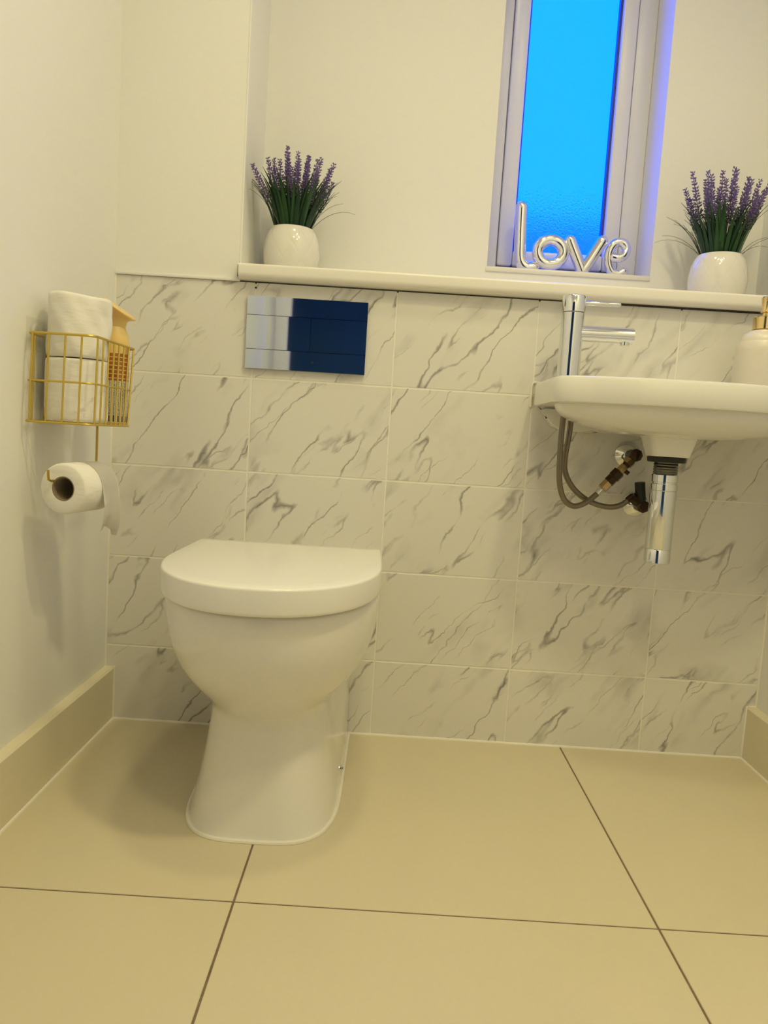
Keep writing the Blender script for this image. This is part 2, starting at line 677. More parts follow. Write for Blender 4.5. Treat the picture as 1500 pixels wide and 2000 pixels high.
# side walls, ceiling
struct(finish('wall_left', box_bm(XL - 0.1, XL, YB - 0.1, 0.47, -0.05, CEIL), M_WALL, smooth=False))
struct(finish('wall_right', box_bm(XR, XR + 0.1, YB - 0.1, 0.47, -0.05, CEIL), M_WALL, smooth=False))
struct(finish('ceiling', box_bm(XL - 0.1, XR + 0.1, YB - 0.1, 0.47, CEIL, CEIL + 0.1), M_WALL, smooth=False))
# wall with the doorway behind the camera, and a dim hall beyond
DX0, DX1, DZ = -0.09, 0.71, 2.02
bm = bmesh.new()
add_box(bm, XL, DX0, YB - 0.1, YB, 0, CEIL)
add_box(bm, DX1, XR, YB - 0.1, YB, 0, CEIL)
add_box(bm, DX0, DX1, YB - 0.1, YB, DZ, CEIL)
struct(finish('wall_front', bm, M_WALL, smooth=False))
door = empty_struct('door_1', ((DX0 + DX1) / 2, YB, 0))
for (a, b, c, d) in ((DX0 - 0.06, DX0 + 0.01, 0, DZ + 0.06), (DX1 - 0.01, DX1 + 0.06, 0, DZ + 0.06), (DX0 + 0.01, DX1 - 0.01, DZ - 0.01, DZ + 0.06)):
    o = finish('architrave', box_bm(a - door.location.x, b - door.location.x, 0, 0.018, c, d, 0.004), M_GLOSSW, door)
bm = bmesh.new()
HX0, HX1, HY0 = -1.2, 2.2, -3.3
add_box(bm, HX0, HX1, HY0, YB - 0.101, -0.06, 0.0)
add_box(bm, HX0, HX1, HY0, YB - 0.101, CEIL, CEIL + 0.1)
add_box(bm, HX0, HX1, HY0 - 0.1, HY0, 0, CEIL)
add_box(bm, HX0 - 0.1, HX0, HY0, YB - 0.1, 0, CEIL)
add_box(bm, HX0, XL, YB - 0.2, YB - 0.101, 0, CEIL)
add_box(bm, XR, HX1, YB - 0.2, YB - 0.101, 0, CEIL)
add_box(bm, HX1, HX1 + 0.1, HY0, YB - 0.1, 0, 1.0)
add_box(bm, HX1, HX1 + 0.1, HY0, YB - 0.1, 2.1, CEIL)
add_box(bm, HX1, HX1 + 0.1, HY0, -2.95, 1.0, 2.1)
add_box(bm, HX1, HX1 + 0.1, -2.35, YB - 0.1, 1.0, 2.1)
struct(finish('wall_hall', bm, M_HALL, smooth=False))

# wall added outside to darken and mottle the lower part of the pane
struct(finish('wall_outside_added', box_bm(-5, 7, 5.0, 5.2, -0.5, 2.55), pmat('added_wall_render', (0.42, 0.44, 0.46), 0.9), smooth=False))

# skirting boards with a chamfered top
BH, BT = 0.119, 0.020


def skirting(name, x, s):
    bm = bmesh.new()
    prof = [(x, 0.0), (x + s * BT, 0.0), (x + s * BT, BH - 0.004), (x + s * (BT - 0.004), BH), (x, BH)]
    loft(bm, [[(px, YB, pz) for px, pz in prof], [(px, 0.0, pz) for px, pz in prof]])
    return struct(finish(name, bm, M_BASE, smooth=False))


skirting('baseboard_left', XL, 1)
skirting('baseboard_right', XR, -1)
# sealant beads
tb = 0
for pts, r in (([(XL + BT + 0.001, YB, 0.0), (XL + BT + 0.001, -0.002, 0.0)], 0.0032),
               ([(XR - BT - 0.001, YB, 0.0), (XR - BT - 0.001, -0.002, 0.0)], 0.0032),
               ([(XL + BT, -0.001, 0.0), (XR - BT, -0.001, 0.0)], 0.0034),
               ([(XL, 0, BH), (XL, 0, TILE_TOP)], 0.003),
               ([(XR, 0, BH), (XR, 0, TILE_TOP)], 0.003),
               ([(XL + BT, 0, 0.004), (XL + BT, 0, BH)], 0.003),
               ([(XR - BT, 0, 0.004), (XR - BT, 0, BH), (XR, 0, BH)], 0.003)):
    tb += 1
    bm = bmesh.new()
    tube(bm, pts, r, 8)
    struct(finish('trim_%d' % tb, bm, M_SEAL))
# capping strip above the tiles, left of the shelf
struct(finish('trim_8', box_bm(XL, NX + 0.001, -0.005, 0.001, TILE_TOP - 0.001, TILE_TOP + 0.006, 0.002), M_WALL))
# plaster bead on the recess corner
bm = bmesh.new()
tube(bm, [(NX - 0.001, 0.001, TILE_TOP + 0.03), (NX - 0.001, 0.001, CEIL)], 0.0022, 8)
struct(finish('trim_9', bm, M_WALL))

# window
win = empty_struct('window_1', ((WX0 + WX1) / 2, 0.345, WZ0))
wx, wz = win.location.x, win.location.z
FY = 0.0


def frame_piece(name, x0, x1, z0, z1, y0, y1, mat=M_UPVC, bev=0.003):
    return finish(name, box_bm(x0 - wx, x1 - wx, y0, y1, z0 - wz, z1 - wz, bev), mat, win)


OF = 0.036    # outer frame
frame_piece('outer_frame', WX0, WX0 + OF, WZ0, WZ1, 0.0, 0.06)
frame_piece('outer_frame', WX1 - OF - 0.011, WX1, WZ0, WZ1, 0.0, 0.06)
frame_piece('outer_frame', WX0 + OF, WX1 - OF - 0.011, WZ0, WZ0 + 0.03, 0.0, 0.06)
frame_piece('outer_frame', WX0 + OF, WX1 - OF - 0.011, WZ1 - OF, WZ1, 0.0, 0.06)
SX0, SX1, SZ0, SZ1 = WX0 + OF + 0.0015, WX1 - OF - 0.0125, WZ0 + 0.0315, WZ1 - OF - 0.0015
SW = 0.038
frame_piece('sash', SX0, SX0 + SW, SZ0, SZ1, -0.008, 0.05, bev=0.006)
frame_piece('sash', SX1 - SW, SX1, SZ0, SZ1, -0.008, 0.05, bev=0.006)
frame_piece('sash', SX0 + SW, SX1 - SW, SZ0, SZ0 + SW, -0.008, 0.05, bev=0.006)
frame_piece('sash', SX0 + SW, SX1 - SW, SZ1 - SW, SZ1, -0.008, 0.05, bev=0.006)
for (a, b, c, d) in ((SX0 + SW, SX0 + SW + 0.004, SZ0 + SW, SZ1 - SW), (SX1 - SW - 0.006, SX1 - SW, SZ0 + SW, SZ1 - SW)):
    frame_piece('gasket', a, b, c, d, 0.006, 0.022, M_GASK, 0.0)
frame_piece('pane', SX0 + SW - 0.004, SX1 - SW + 0.004, SZ0 + SW - 0.004, SZ1 - SW + 0.004, 0.024, 0.028, M_GLASS, 0.0)
# window board
sill = finish('sill_board', box_bm(WX0 - 0.003 - wx, WX1 + 0.001 - wx, ND - 0.004 - 0.345, 0.0, -0.012, 0.0, 0.003), M_GLOSSW, win)

# ---------------------------------------------------------------- shelf in the recess
bm = bmesh.new()
SY = -0.028
poly = []
for a in range(0, 7):                       # rounded nose: top then bottom
    t = math.pi / 2 + a / 6 * math.pi / 2
    poly.append((SY + 0.006 + 0.006 * math.cos(t), 1.003 - 0.006 + 0.006 * math.sin(t)))
for a in range(0, 7):
    t = math.pi + a / 6 * math.pi / 2
    poly.append((SY + 0.012 + 0.012 * math.cos(t), 0.972 + 0.012 + 0.012 * math.sin(t)))
poly += [(ND - 0.001, 0.972), (ND - 0.001, 1.003)]
SXL = NX + 0.001
loft(bm, [[(SXL, y, z) for y, z in poly], [(XR - 0.001, y, z) for y, z in poly]])
shelf = finish('recess_shelf', bm, M_SHELF, loc=(0, 0, 0))
tag(shelf, 'long white shelf with rounded front edge under the window', 'shelf')
g = finish('edge_joint', box_bm(SXL - 0.002, SXL, SY + 0.004, 0.0, 0.976, 0.999), M_DARK, shelf, False)
g = finish('underside_shade_strip', box_bm(0.79, XR - 0.002, -0.006, -0.0005, 0.9695, 0.972), M_DARK, shelf, False)  # dark-coloured strip stands in for the shade in the gap below the shelf
g['label'] = 'dark strip painted as the shade in the gap under the shelf'

# ---------------------------------------------------------------- toilet
TX = 0.220
toilet = thing('toilet', 'white back-to-wall toilet with closed lid standing on the tiled floor', 'toilet', (TX, -0.25, 0))


def interp(tab, z):
    for (z0, *a), (z1, *b) in zip(tab[:-1], tab[1:]):
        if z0 <= z <= z1:
            t = (z - z0) / (z1 - z0)
            return [u + (v - u) * t for u, v in zip(a, b)]
    return list(tab[-1][1:])


def smooth_tab(tab, zlist):
    """cubic (catmull) interpolation of a table over z"""
    out = []
    for z in zlist:
        k = max(i for i in range(len(tab) - 1) if tab[i][0] <= z + 1e-9)
        t = (z - tab[k][0]) / (tab[k + 1][0] - tab[k][0])
        row = []
        for c in range(1, len(tab[0])):
            p1, p2 = tab[k][c], tab[k + 1][c]
            m1 = (tab[k + 1][c] - tab[k - 1][c]) / (tab[k + 1][0] - tab[k - 1][0]) if k > 0 else (p2 - p1) / (tab[k + 1][0] - tab[k][0])
            m2 = (tab[k + 2][c] - tab[k][c]) / (tab[k + 2][0] - tab[k][0]) if k + 2 < len(tab) else (p2 - p1) / (tab[k + 1][0] - tab[k][0])
            h = tab[k + 1][0] - tab[k][0]
            row.append((2 * t ** 3 - 3 * t * t + 1) * p1 + (t ** 3 - 2 * t * t + t) * h * m1 + (-2 * t ** 3 + 3 * t * t) * p2 + (t ** 3 - t * t) * h * m2)
        out.append([z] + row)
    return out


def d_outline(w, ym, yf, wb, n, z, ns=10, na=40, yb=-0.002):
    """plan outline: from the wall (half width wb) to half width w at ym, then a superelliptic nose to yf"""
    right = []
    for i in range(ns):
        t = i / ns
        s = t * t * (3 - 2 * t)
        right.append((wb + (w - wb) * s, yb + (ym - yb) * t))
    nose = []
    for i in range(na + 1):
        a = math.pi * i / na
        c, s = math.cos(a), math.sin(a)
        nose.append((w * math.copysign(abs(c) ** (2 / n), c), ym + (yf - ym) * abs(s) ** (2 / n)))
    left = [(-x, y) for x, y in reversed(right)]
    return [(x, y + 0.25, z) for x, y in right + nose + left]


# z, half width, y where the nose starts, y of the nose, half width at the wall, exponent
PAN = [
    (0.000, 0.130, -0.250, -0.478, 0.130, 3.5),
    (0.020, 0.126, -0.250, -0.473, 0.129, 3.4),
    (0.080, 0.114, -0.260, -0.463, 0.128, 3.2),
    (0.140, 0.105, -0.270, -0.456, 0.128, 3.0),
    (0.187, 0.101, -0.275, -0.456, 0.128, 2.8),
    (0.203, 0.106, -0.280, -0.469, 0.129, 2.4),
    (0.225, 0.124, -0.290, -0.493, 0.131, 2.2),
    (0.250, 0.146, -0.300, -0.518, 0.135, 2.15),
    (0.280, 0.163, -0.310, -0.541, 0.141, 2.1),
    (0.315, 0.1745, -0.315, -0.558, 0.149, 2.1),
    (0.350, 0.1800, -0.320, -0.567, 0.157, 2.1),
    (0.388, 0.1820, -0.320, -0.571, 0.163, 2.1),
]
zl = [0.0, 0.006, 0.02, 0.05, 0.08, 0.11, 0.14, 0.165, 0.185, 0.195, 0.205, 0.215, 0.225, 0.2375, 0.25, 0.265, 0.28, 0.297, 0.315, 0.332, 0.35, 0.37, 0.388]
bm = bmesh.new()
rings = [d_outline(r[1], r[2], r[3], r[4], r[5], r[0]) for r in smooth_tab(PAN, zl)]
rings.append(d_outline(0.1800, -0.32, -0.569, 0.162, 2.1, 0.3915))
rings.append(d_outline(0.174, -0.32, -0.563, 0.158, 2.1, 0.3935))
loft(bm, rings)
finish('pan', bm, M_CERAM, toilet, angle=60)

def lid_outline(g, z, na=56):
    hw, ym, yf, n, yb, rc = 0.1845 - g, -0.335, -0.587 + g, 2.15, -0.136 - g, 0.014
    pts = []
    for i in range(6):
        a = math.pi / 2 * (1 - i / 5)
        pts.append((0.181 - g - rc + rc * math.cos(a), yb - rc + rc * math.sin(a)))
    for i in range(1, 8):
        t = i / 8
        s = t * t * (3 - 2 * t)
        pts.append((0.181 - g + 0.0035 * s, yb - rc + (ym - yb + rc) * t))
    right = list(pts)
    nose = []
    for i in range(na + 1):
        a = math.pi * i / na
        c, s = math.cos(a), math.sin(a)
        nose.append((hw * math.copysign(abs(c) ** (2 / n), c), ym + (yf - ym) * abs(s) ** (2 / n)))
    left = [(-x, y) for x, y in reversed(right)]
    return [(x - 0.001, y + 0.25, z) for x, y in right + nose + left]


bm = bmesh.new()
prof = [(0.010, 0.3970), (0.002, 0.3970), (0.0005, 0.3985), (0.0, 0.4025), (0.0, 0.4345)]
prof += [(0.0045 * (1 - math.cos(a)), 0.4345 + 0.0045 * math.sin(a)) for a in (0.3, 0.6, 0.9, 1.2, 1.5)]
prof += [(0.03, 0.4396), (0.09, 0.4400)]
loft(bm, [lid_outline(g_, z_) for g_, z_ in prof])
finish('lid', bm, M_LID, toilet, angle=50)
bm = bmesh.new()
loft(bm, [lid_outline(0.022, 0.390), lid_outline(0.022, 0.399)])
finish('seat_buffer', bm, M_LID, toilet)
base = d_outline(0.1312, -0.25, -0.4795, 0.1315, 3.5, 0.0)
tube_obj('sealant_bead', [Vector(q) + Vector((0, 0, 0.001)) for q in base], 0.0042, M_SEAL, toilet, 8)
bmx = lathe_bm([(0.0055, 0.0), (0.0055, 0.007), (0.003, 0.0085)], 14, 'X', (0.1225, 0.033, 0.016))
sc_ = finish('fixing_screw', bmx, M_CHROME, toilet)
sc_['label'] = 'small chrome fixing screw at the foot of the pan'
finish('screw_head_slot', lathe_bm([(0.002, 0.0), (0.002, 0.001)], 8, 'X', (0.131, 0.033, 0.016)), M_BLACK, sc_)

# ---------------------------------------------------------------- flush plate
PX0, PX1, PZ0, PZ1 = 0.086, 0.340, 0.790, 0.940
fp = thing('flush_plate', 'rectangular mirror-chrome dual flush plate on the marble tiles above the toilet', 'flush plate', ((PX0 + PX1) / 2, 0, PZ0))
cx = (PX0 + PX1) / 2
finish('backplate', box_bm(PX0 - cx, PX1 - cx, -0.004, 0.0005, 0, PZ1 - PZ0, 0.0008, 1), M_BLACK, fp, False)


def plate_part(name, x0, x1, z0, z1, bulge=0.0):
    """chrome face, optionally slightly bowed like the pressed buttons"""
    bm = bmesh.new()
    n = 24
    rings = []
    for i in range(n + 1):
        t = i / n
        x = x0 + (x1 - x0) * t - cx
        y = -0.010 - bulge * (1 - (2 * t - 1) ** 2)
        rings.append([(x, -0.003, z0 - PZ0), (x, y, z0 - PZ0), (x, y, z1 - PZ0), (x, -0.003, z1 - PZ0)])
    loft(bm, rings)
    return finish(name, bm, M_PLATE, fp, angle=25)


plate_part('face_strip', PX0, PX1, 0.9018, PZ1)
plate_part('face_strip', PX0, PX1, PZ0, 0.8302)
plate_part('flush_button', PX0, 0.2210, 0.8312, 0.9008, 0.0004)
plate_part('flush_button', 0.2216, PX1, 0.8312, 0.9008, 0.0004)
mk_ = finish('maker_mark', box_bm(0.2265 - cx, 0.2315 - cx, -0.0106, -0.0095, 0.0172, 0.0215), M_BLACK, fp, False)
finish('maker_mark', box_bm(0.2365 - cx, 0.2378 - cx, -0.0106, -0.0095, 0.0165, 0.0225), M_BLACK, fp, False)

# ---------------------------------------------------------------- wash basin
basin = thing('wash_basin', 'white wall-hung wash basin with shallow bowl, mounted on the tiles', 'basin', (0.95, 0, 0.69))
BX, BHX = 0.95, 0.2505


def polar(a, hx, hy, n):
    c, d = math.cos(a), math.sin(a)
    r = ((abs(c) / hx) ** n + (abs(d) / hy) ** n) ** (-1 / n)
    return r * c, r * d


def rim_ring(g, z, n=14, N=180):
    out = []
    for i in range(N):
        x, y = polar(2 * math.pi * i / N, BHX - g, 0.1175, n)
        if y < 0:
            y = y * (0.1175 - g) / 0.1175 - 0.058 * (1 - (x / BHX) ** 2) * min(1, -y / 0.1175)
        out.append((x, -0.1185 + y, z - 0.69))
    return out


def bowl_ring(hx, hy, yc, z, n=2.3, N=180):
    out = []
    for i in range(N):
        x, y = polar(2 * math.pi * i / N, hx, hy, n)
        out.append((x, yc + y, z - 0.69))
    return out


rings = []
for k in range(9):
    a = math.pi / 2 * k / 8
    d = 0.052 * math.cos(a)
    rings.append(bowl_ring(0.03 + 0.203 * math.sin(a) ** 0.9, 0.03 + 0.080 * math.sin(a) ** 0.9, -0.150 - 0.014 * math.sin(a), 0.746 - d, 2.3 + 0.3 * math.sin(a)))
rings += [rim_ring(0.006, 0.7465), rim_ring(0.0015, 0.7475), rim_ring(0.0, 0.750), rim_ring(0.0, 0.788), rim_ring(0.002, 0.793), rim_ring(0.007, 0.7955), rim_ring(0.018, 0.7955)]
for hx, hy, z in ((0.205, 0.098, 0.793), (0.198, 0.092, 0.785), (0.18, 0.08, 0.755), (0.14, 0.058, 0.73), (0.08, 0.035, 0.716), (0.02, 0.02, 0.712)):
    rings.append(bowl_ring(hx, hy, -0.155, z, 2.6))
bm = bmesh.new()
loft(bm, rings)
finish('bowl', bm, M_CERAM, basin, angle=35)
finish('plug_waste', lathe_bm([(0.031, 0.0225), (0.031, 0.0262), (0.026, 0.0275), (0.022, 0.0268), (0.021, 0.0285), (0.004, 0.0300)], 32, 'Z', (0, -0.155, 0)), M_CHROME, basin)
# square outlet boss
bm = bmesh.new()


def sq(hw, yc, z, r=0.25):
    return bowl_ring(hw, hw, yc, z, 6, 48)


loft(bm, [sq(0.034, -0.135, 0.658), sq(0.036, -0.135, 0.6585), sq(0.0375, -0.135, 0.664), sq(0.045, -0.135, 0.694), sq(0.052, -0.135, 0.705)])
finish('outlet_boss', bm, M_CERAM, basin)
# moulded apron against the wall
ap = [(0.712, 0.748), (0.722, 0.741), (0.731, 0.722), (0.742, 0.708), (0.760, 0.700), (0.800, 0.698), (0.83, 0.698), (0.85, 0.704), (1.05, 0.704), (1.07, 0.698), (1.14, 0.700), (1.158, 0.708), (1.169, 0.722), (1.178, 0.741), (1.188, 0.748)]
bm = prism_bm([(x - 0.95, z - 0.69) for x, z in ap], -0.016, -0.0005)
bmesh.ops.bevel(bm, geom=[e for e in bm.edges if all(abs(v.co.y + 0.016) < 1e-5 for v in e.verts)], offset=0.005, segments=3, affect='EDGES')
finish('apron', bm, M_CERAM, basin)
tube_obj('sealant_bead', [(-0.2515, -0.001, 0.745 - 0.69), (-0.2525, -0.001, 0.79 - 0.69), (-0.249, -0.001, 0.797 - 0.69), (0.249, -0.001, 0.797 - 0.69)], 0.0028, M_SEAL, basin, 8)

# ---------------------------------------------------------------- basin tap
TPX, TPY, TPZ = 0.750, -0.10, 0.7955
tap = thing('basin_mixer_tap', 'tall chrome mixer tap with sideways spout on the left end of the basin', 'tap', (TPX, TPY, TPZ))
finish('body', lathe_bm([(0.0245, 0), (0.0245, 0.004), (0.0225, 0.0055), (0.0225, 0.133), (0.0215, 0.134)], 40), M_CHROME, tap)
finish('lever_cap', lathe_bm([(0.0215, 0.1345), (0.0232, 0.1355), (0.0232, 0.1645), (0.0215, 0.167), (0.010, 0.1675)], 40), M_CHROME, tap)
tube_obj('lever', [(0.018, 0, 0.1545), (0.064, -0.002, 0.1548), (0.088, -0.003, 0.155)], [0.0052, 0.0052, 0.0046], M_CHROME, tap, 14, dome=True)
bm = bmesh.new()
tube(bm, [(0.012, 0, 0.0955), (0.05, -0.001, 0.0955), (0.121, -0.003, 0.0955)], 0.0155, 28)
spout = finish('spout', bm, M_CHROME, tap)
finish('aerator', lathe_bm([(0.0095, 0.0), (0.0095, 0.008)], 20, 'Z', (0.106, -0.003, 0.0765)), M_CHROME, spout)

# ---------------------------------------------------------------- hoses and valves
hoses = [
    ('braided grey tap hose ending at the upper brass valve', [(0.7475, -0.108, 0.760), (0.7455, -0.107, 0.70), (0.7470, -0.104, 0.64), (0.7515, -0.100, 0.593), (0.764, -0.095, 0.560), (0.786, -0.088, 0.546), (0.810, -0.080, 0.552), (0.832, -0.070, 0.5675), (0.845, -0.064, 0.580)]),
    ('braided grey tap hose curving behind the chrome trap', [(0.7640, -0.092, 0.760), (0.7660, -0.088, 0.70), (0.7630, -0.080, 0.645), (0.768, -0.072, 0.612), (0.790, -0.064, 0.580), (0.825, -0.058, 0.556), (0.866, -0.054, 0.546), (0.895, -0.052, 0.552), (0.915, -0.050, 0.570)]),
]
for i, (lab, pts) in enumerate(hoses):
    p0 = Vector(pts[0])
    h = thing('supply_hose', lab, 'hose', p0)
    rel = [Vector(p) - p0 for p in pts]
    tube_obj('tube', catmull(rel, 6), 0.0058, M_HOSE, h, 12)
    e, d = rel[-1], (rel[-1] - rel[-2]).normalized()
    tube_obj('ferrule', [e - d * 0.012, e + d * 0.004], 0.0066, M_CHROME if i == 0 else M_DBRASS, h, 14)

# upper valve
vx, vz = 0.9136, 0.657
v1 = thing('isolating_valve', 'brass isolating valve with conical chrome wall rose left of the basin outlet', 'valve', (vx, 0, vz))
finish('wall_rose', lathe_bm([(0.0275, -0.0003), (0.0275, -0.004), (0.013, -0.020), (0.0115, -0.021)], 36, 'Y'), M_CHROME, v1)
finish('elbow', lathe_bm([(0.0115, -0.018), (0.0115, -0.048), (0.0135, -0.049), (0.0135, -0.062), (0.009, -0.065)], 8, 'Y'), M_DBRASS, v1)
a0 = Vector((0.000, -0.055, -0.002))
a1 = Vector((0.845 - vx, -0.064, 0.580 - vz))
ax = (a1 - a0)
L = ax.length
ax.normalize()
for nm, s0, s1, rr, nn, mt in (('valve_body', 0.004, 0.030, 0.0085, 8, M_DBRASS), ('hex_nut', 0.012, 0.024, 0.0115, 6, M_BRASS), ('valve_body', 0.030, 0.046, 0.0095, 6, M_BRASS),
                               ('hex_nut', 0.046, 0.062, 0.0130, 6, M_DBRASS), ('hex_nut', 0.064, 0.076, 0.0118, 6, M_DBRASS), ('hex_nut', 0.078, 0.094, 0.0108, 6, M_BRASS)):
    bm = bmesh.new()
    tube(bm, [a0 + ax * s0 * L / 0.1, a0 + ax * s1 * L / 0.1], rr, nn)
    finish(nm, bm, mt, v1, smooth=False)
bm = bmesh.new()
tube(bm, [a0 + ax * 0.036 * L / 0.1 + Vector((0.004, 0, -0.004)), a0 + ax * 0.036 * L / 0.1 + Vector((0.013, -0.003, -0.010))], 0.0045, 8)
finish('screw_slot', bm, M_DBRASS, v1, smooth=False)
# lower valve, mostly hidden by the trap
v2 = thing('isolating_valve', 'dark shaded isolating valve with chrome rose behind the chrome trap', 'valve', (0.9401, 0, 0.5513))
finish('wall_rose', lathe_bm([(0.0275, -0.0003), (0.0275, -0.004), (0.014, -0.020), (0.0115, -0.021)], 36, 'Y'), M_CHROME, v2)
finish('elbow', lathe_bm([(0.0115, -0.018), (0.0115, -0.044), (0.0135, -0.045), (0.0135, -0.056), (0.009, -0.060)], 8, 'Y'), M_DBRASS, v2)
b0, b1 = Vector((-0.001, -0.048, 0.004)), Vector((0.915 - 0.9401, -0.050, 0.570 - 0.5513))
bm = bmesh.new()
tube(bm, [b0, b1], 0.0105, 6)
finish('hex_nut', bm, M_DBRASS, v2, smooth=False)
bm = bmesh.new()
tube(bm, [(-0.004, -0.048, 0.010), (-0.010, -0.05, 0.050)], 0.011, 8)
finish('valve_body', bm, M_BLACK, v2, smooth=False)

# ---------------------------------------------------------------- bottle trap
trap = thing('bottle_trap', 'tall chrome bottle trap hanging below the basin outlet', 'trap', (0.950, -0.135, 0.447))
finish('rubber_washer', lathe_bm([(0.033, 0.200), (0.036, 0.201), (0.037, 0.2095), (0.035, 0.2108)], 40), M_BLACK, trap)
finish('threaded_tail', lathe_bm([(0.0225 + (0.0012 if k % 2 else 0), 0.172 + k * 0.0026) for k in range(12)], 36), pmat('dark_chrome', (0.16, 0.17, 0.17), 0.18, metal=1.0), trap)
finish('collar', lathe_bm([(0.0245, 0.1610), (0.0255, 0.1618), (0.0255, 0.1755), (0.0245, 0.1765)], 40), M_CHROME, trap)
finish('collar', lathe_bm([(0.0245, 0.1445), (0.0262, 0.1453), (0.0262, 0.1575), (0.0235, 0.1585), (0.0235, 0.162)], 40), M_CHROME, trap)
finish('body', lathe_bm([(0.0248, 0.0285), (0.0252, 0.0292), (0.0252, 0.1438), (0.0245, 0.1446)], 48), M_CHROME, trap)
finish('base_cap', lathe_bm([(0.0236, 0.0), (0.0252, 0.0015), (0.0252, 0.0275), (0.0246, 0.0283)], 48), M_CHROME, trap)
bm = bmesh.new()
tube(bm, [(0.010, 0.018, 0.128), (0.040, 0.075, 0.128), (0.046, 0.1345, 0.128)], 0.016, 24)
finish('outlet_pipe', bm, M_CHROME, trap)
finish('outlet_rose', lathe_bm([(0.026, 0.1345), (0.026, 0.131), (0.018, 0.122)], 36, 'Y', (0.046, 0, 0.128)), M_CHROME, trap)

# ---------------------------------------------------------------- soap dispenser
sd = thing('soap_dispenser', 'off-white ribbed soap dispenser with gold pump on the basin', 'dispenser', (1.130, -0.10, 0.7955))
prof = [(0.045, 0.0), (0.0475, 0.002)]
nr = 40
for k in range(nr * 2 + 1):
    h = 0.004 + 0.096 * k / (nr * 2)
    t = (h - 0.004) / 0.096
    r = 0.0485 + 0.0022 * math.sin(math.pi * min(1, t * 1.1)) - 0.006 * max(0, t - 0.8) ** 2 * 25
    prof.append((r - (0.0006 if k % 2 else 0.0), h))
prof += [(0.0400, 0.110), (0.034, 0.116), (0.0245, 0.1215), (0.020, 0.123)]
finish('bottle', lathe_bm(prof, 56), M_SOAP, sd, angle=70)
finish('collar', lathe_bm([(0.0205, 0.1235), (0.0220, 0.1245), (0.0220, 0.1475), (0.0205, 0.1490), (0.009, 0.1492)], 40), M_PGOLD, sd)
finish('pump_stem', lathe_bm([(0.009, 0.149), (0.009, 0.154), (0.0062, 0.155), (0.0062, 0.157), (0.0102, 0.158), (0.0102, 0.160), (0.0085, 0.163), (0.0095, 0.176), (0.011, 0.186), (0.009, 0.1885)], 32), M_PGOLD, sd)
tube_obj('nozzle', catmull([(0, 0, 0.182), (-0.004, -0.020, 0.183), (-0.008, -0.040, 0.181), (-0.009, -0.047, 0.176)], 5), 0.0045, M_PGOLD, sd, 12)

# ---------------------------------------------------------------- potted lavender
random.seed(7)
prof = [(0.045, 0.0), (0.050, 0.001)]
NZ, NA = 60, 168
bm = bmesh.new()
rings = []


def pot_r(t):
    # squat globe, cut flat at the top
    pts = [(0.0, 0.0500), (0.12, 0.0565), (0.3, 0.0612), (0.5, 0.0625), (0.7, 0.0603), (0.85, 0.0560), (0.95, 0.0510), (1.0, 0.0460)]
    for (a, ra), (b, rb) in zip(pts[:-1], pts[1:]):
        if a <= t <= b:
            u = (t - a) / (b - a)
            return ra + (rb - ra) * u
    return pts[-1][1]


def pot_rs(t):
    w = 0.05
    return sum(pot_r(min(1, max(0, t + w * k / 4))) for k in range(-4, 5)) / 9


POT_H = 0.103
for k in range(NZ + 1):
    t = k / NZ
    ring = []
    for i in range(NA):
        a = 2 * math.pi * i / NA
        tw = 2.1 * t
        fade = min(1, t / 0.06) * min(1, (1 - t) / 0.10)
        u = abs(((a * 9 / (2 * math.pi) + tw * 0.8) % 1) - 0.5) * 2
        v = abs(((a * 9 / (2 * math.pi) - tw * 0.8) % 1) - 0.5) * 2
        groove = max(0, 1 - (1 - u) / 0.09) + max(0, 1 - (1 - v) / 0.09)
        r = pot_rs(t) - 0.0010 * min(1, groove) * fade
        ring.append((r * math.cos(a), r * math.sin(a), POT_H * t))
    rings.append(ring)
for r, h in ((0.0445, POT_H - 0.0005), (0.0432, POT_H - 0.004), (0.042, POT_H - 0.02)):
    rings.append([(r * math.cos(2 * math.pi * i / NA), r * math.sin(2 * math.pi * i / NA), h) for i in range(NA)])
loft(bm, rings)
pot_src = finish('pot', bm, M_POT, None, angle=60)


def blade_bm(L, w, bend, rnd):
    """grass leaf: a keeled strip that arcs over"""
    bm = bmesh.new()
    rows = []
    n = 8
    x = z = 0.0
    ang = 0.06
    for k in range(n + 1):
        t = k / n
        ww = w * (1 - t ** 2.2) * (0.75 + 0.25 * min(1, t * 4)) + 0.0002
        rows.append([bm.verts.new((x, -ww, z)), bm.verts.new((x + 0.25 * ww, 0, z - 0.1 * ww)), bm.verts.new((x, ww, z)), bm.verts.new((x - 0.0005, 0, z + 0.0003))])
        ang += bend / n * (0.4 + 1.2 * t)
        x += L / n * math.sin(ang)
        z += L / n * math.cos(ang)
    for a, b in zip(rows[:-1], rows[1:]):
        for i in range(4):
            j = (i + 1) % 4
            bm.faces.new((a[i], a[j], b[j], b[i]))
    bm.faces.new(rows[0])
    bm.faces.new(rows[-1])
    return bm


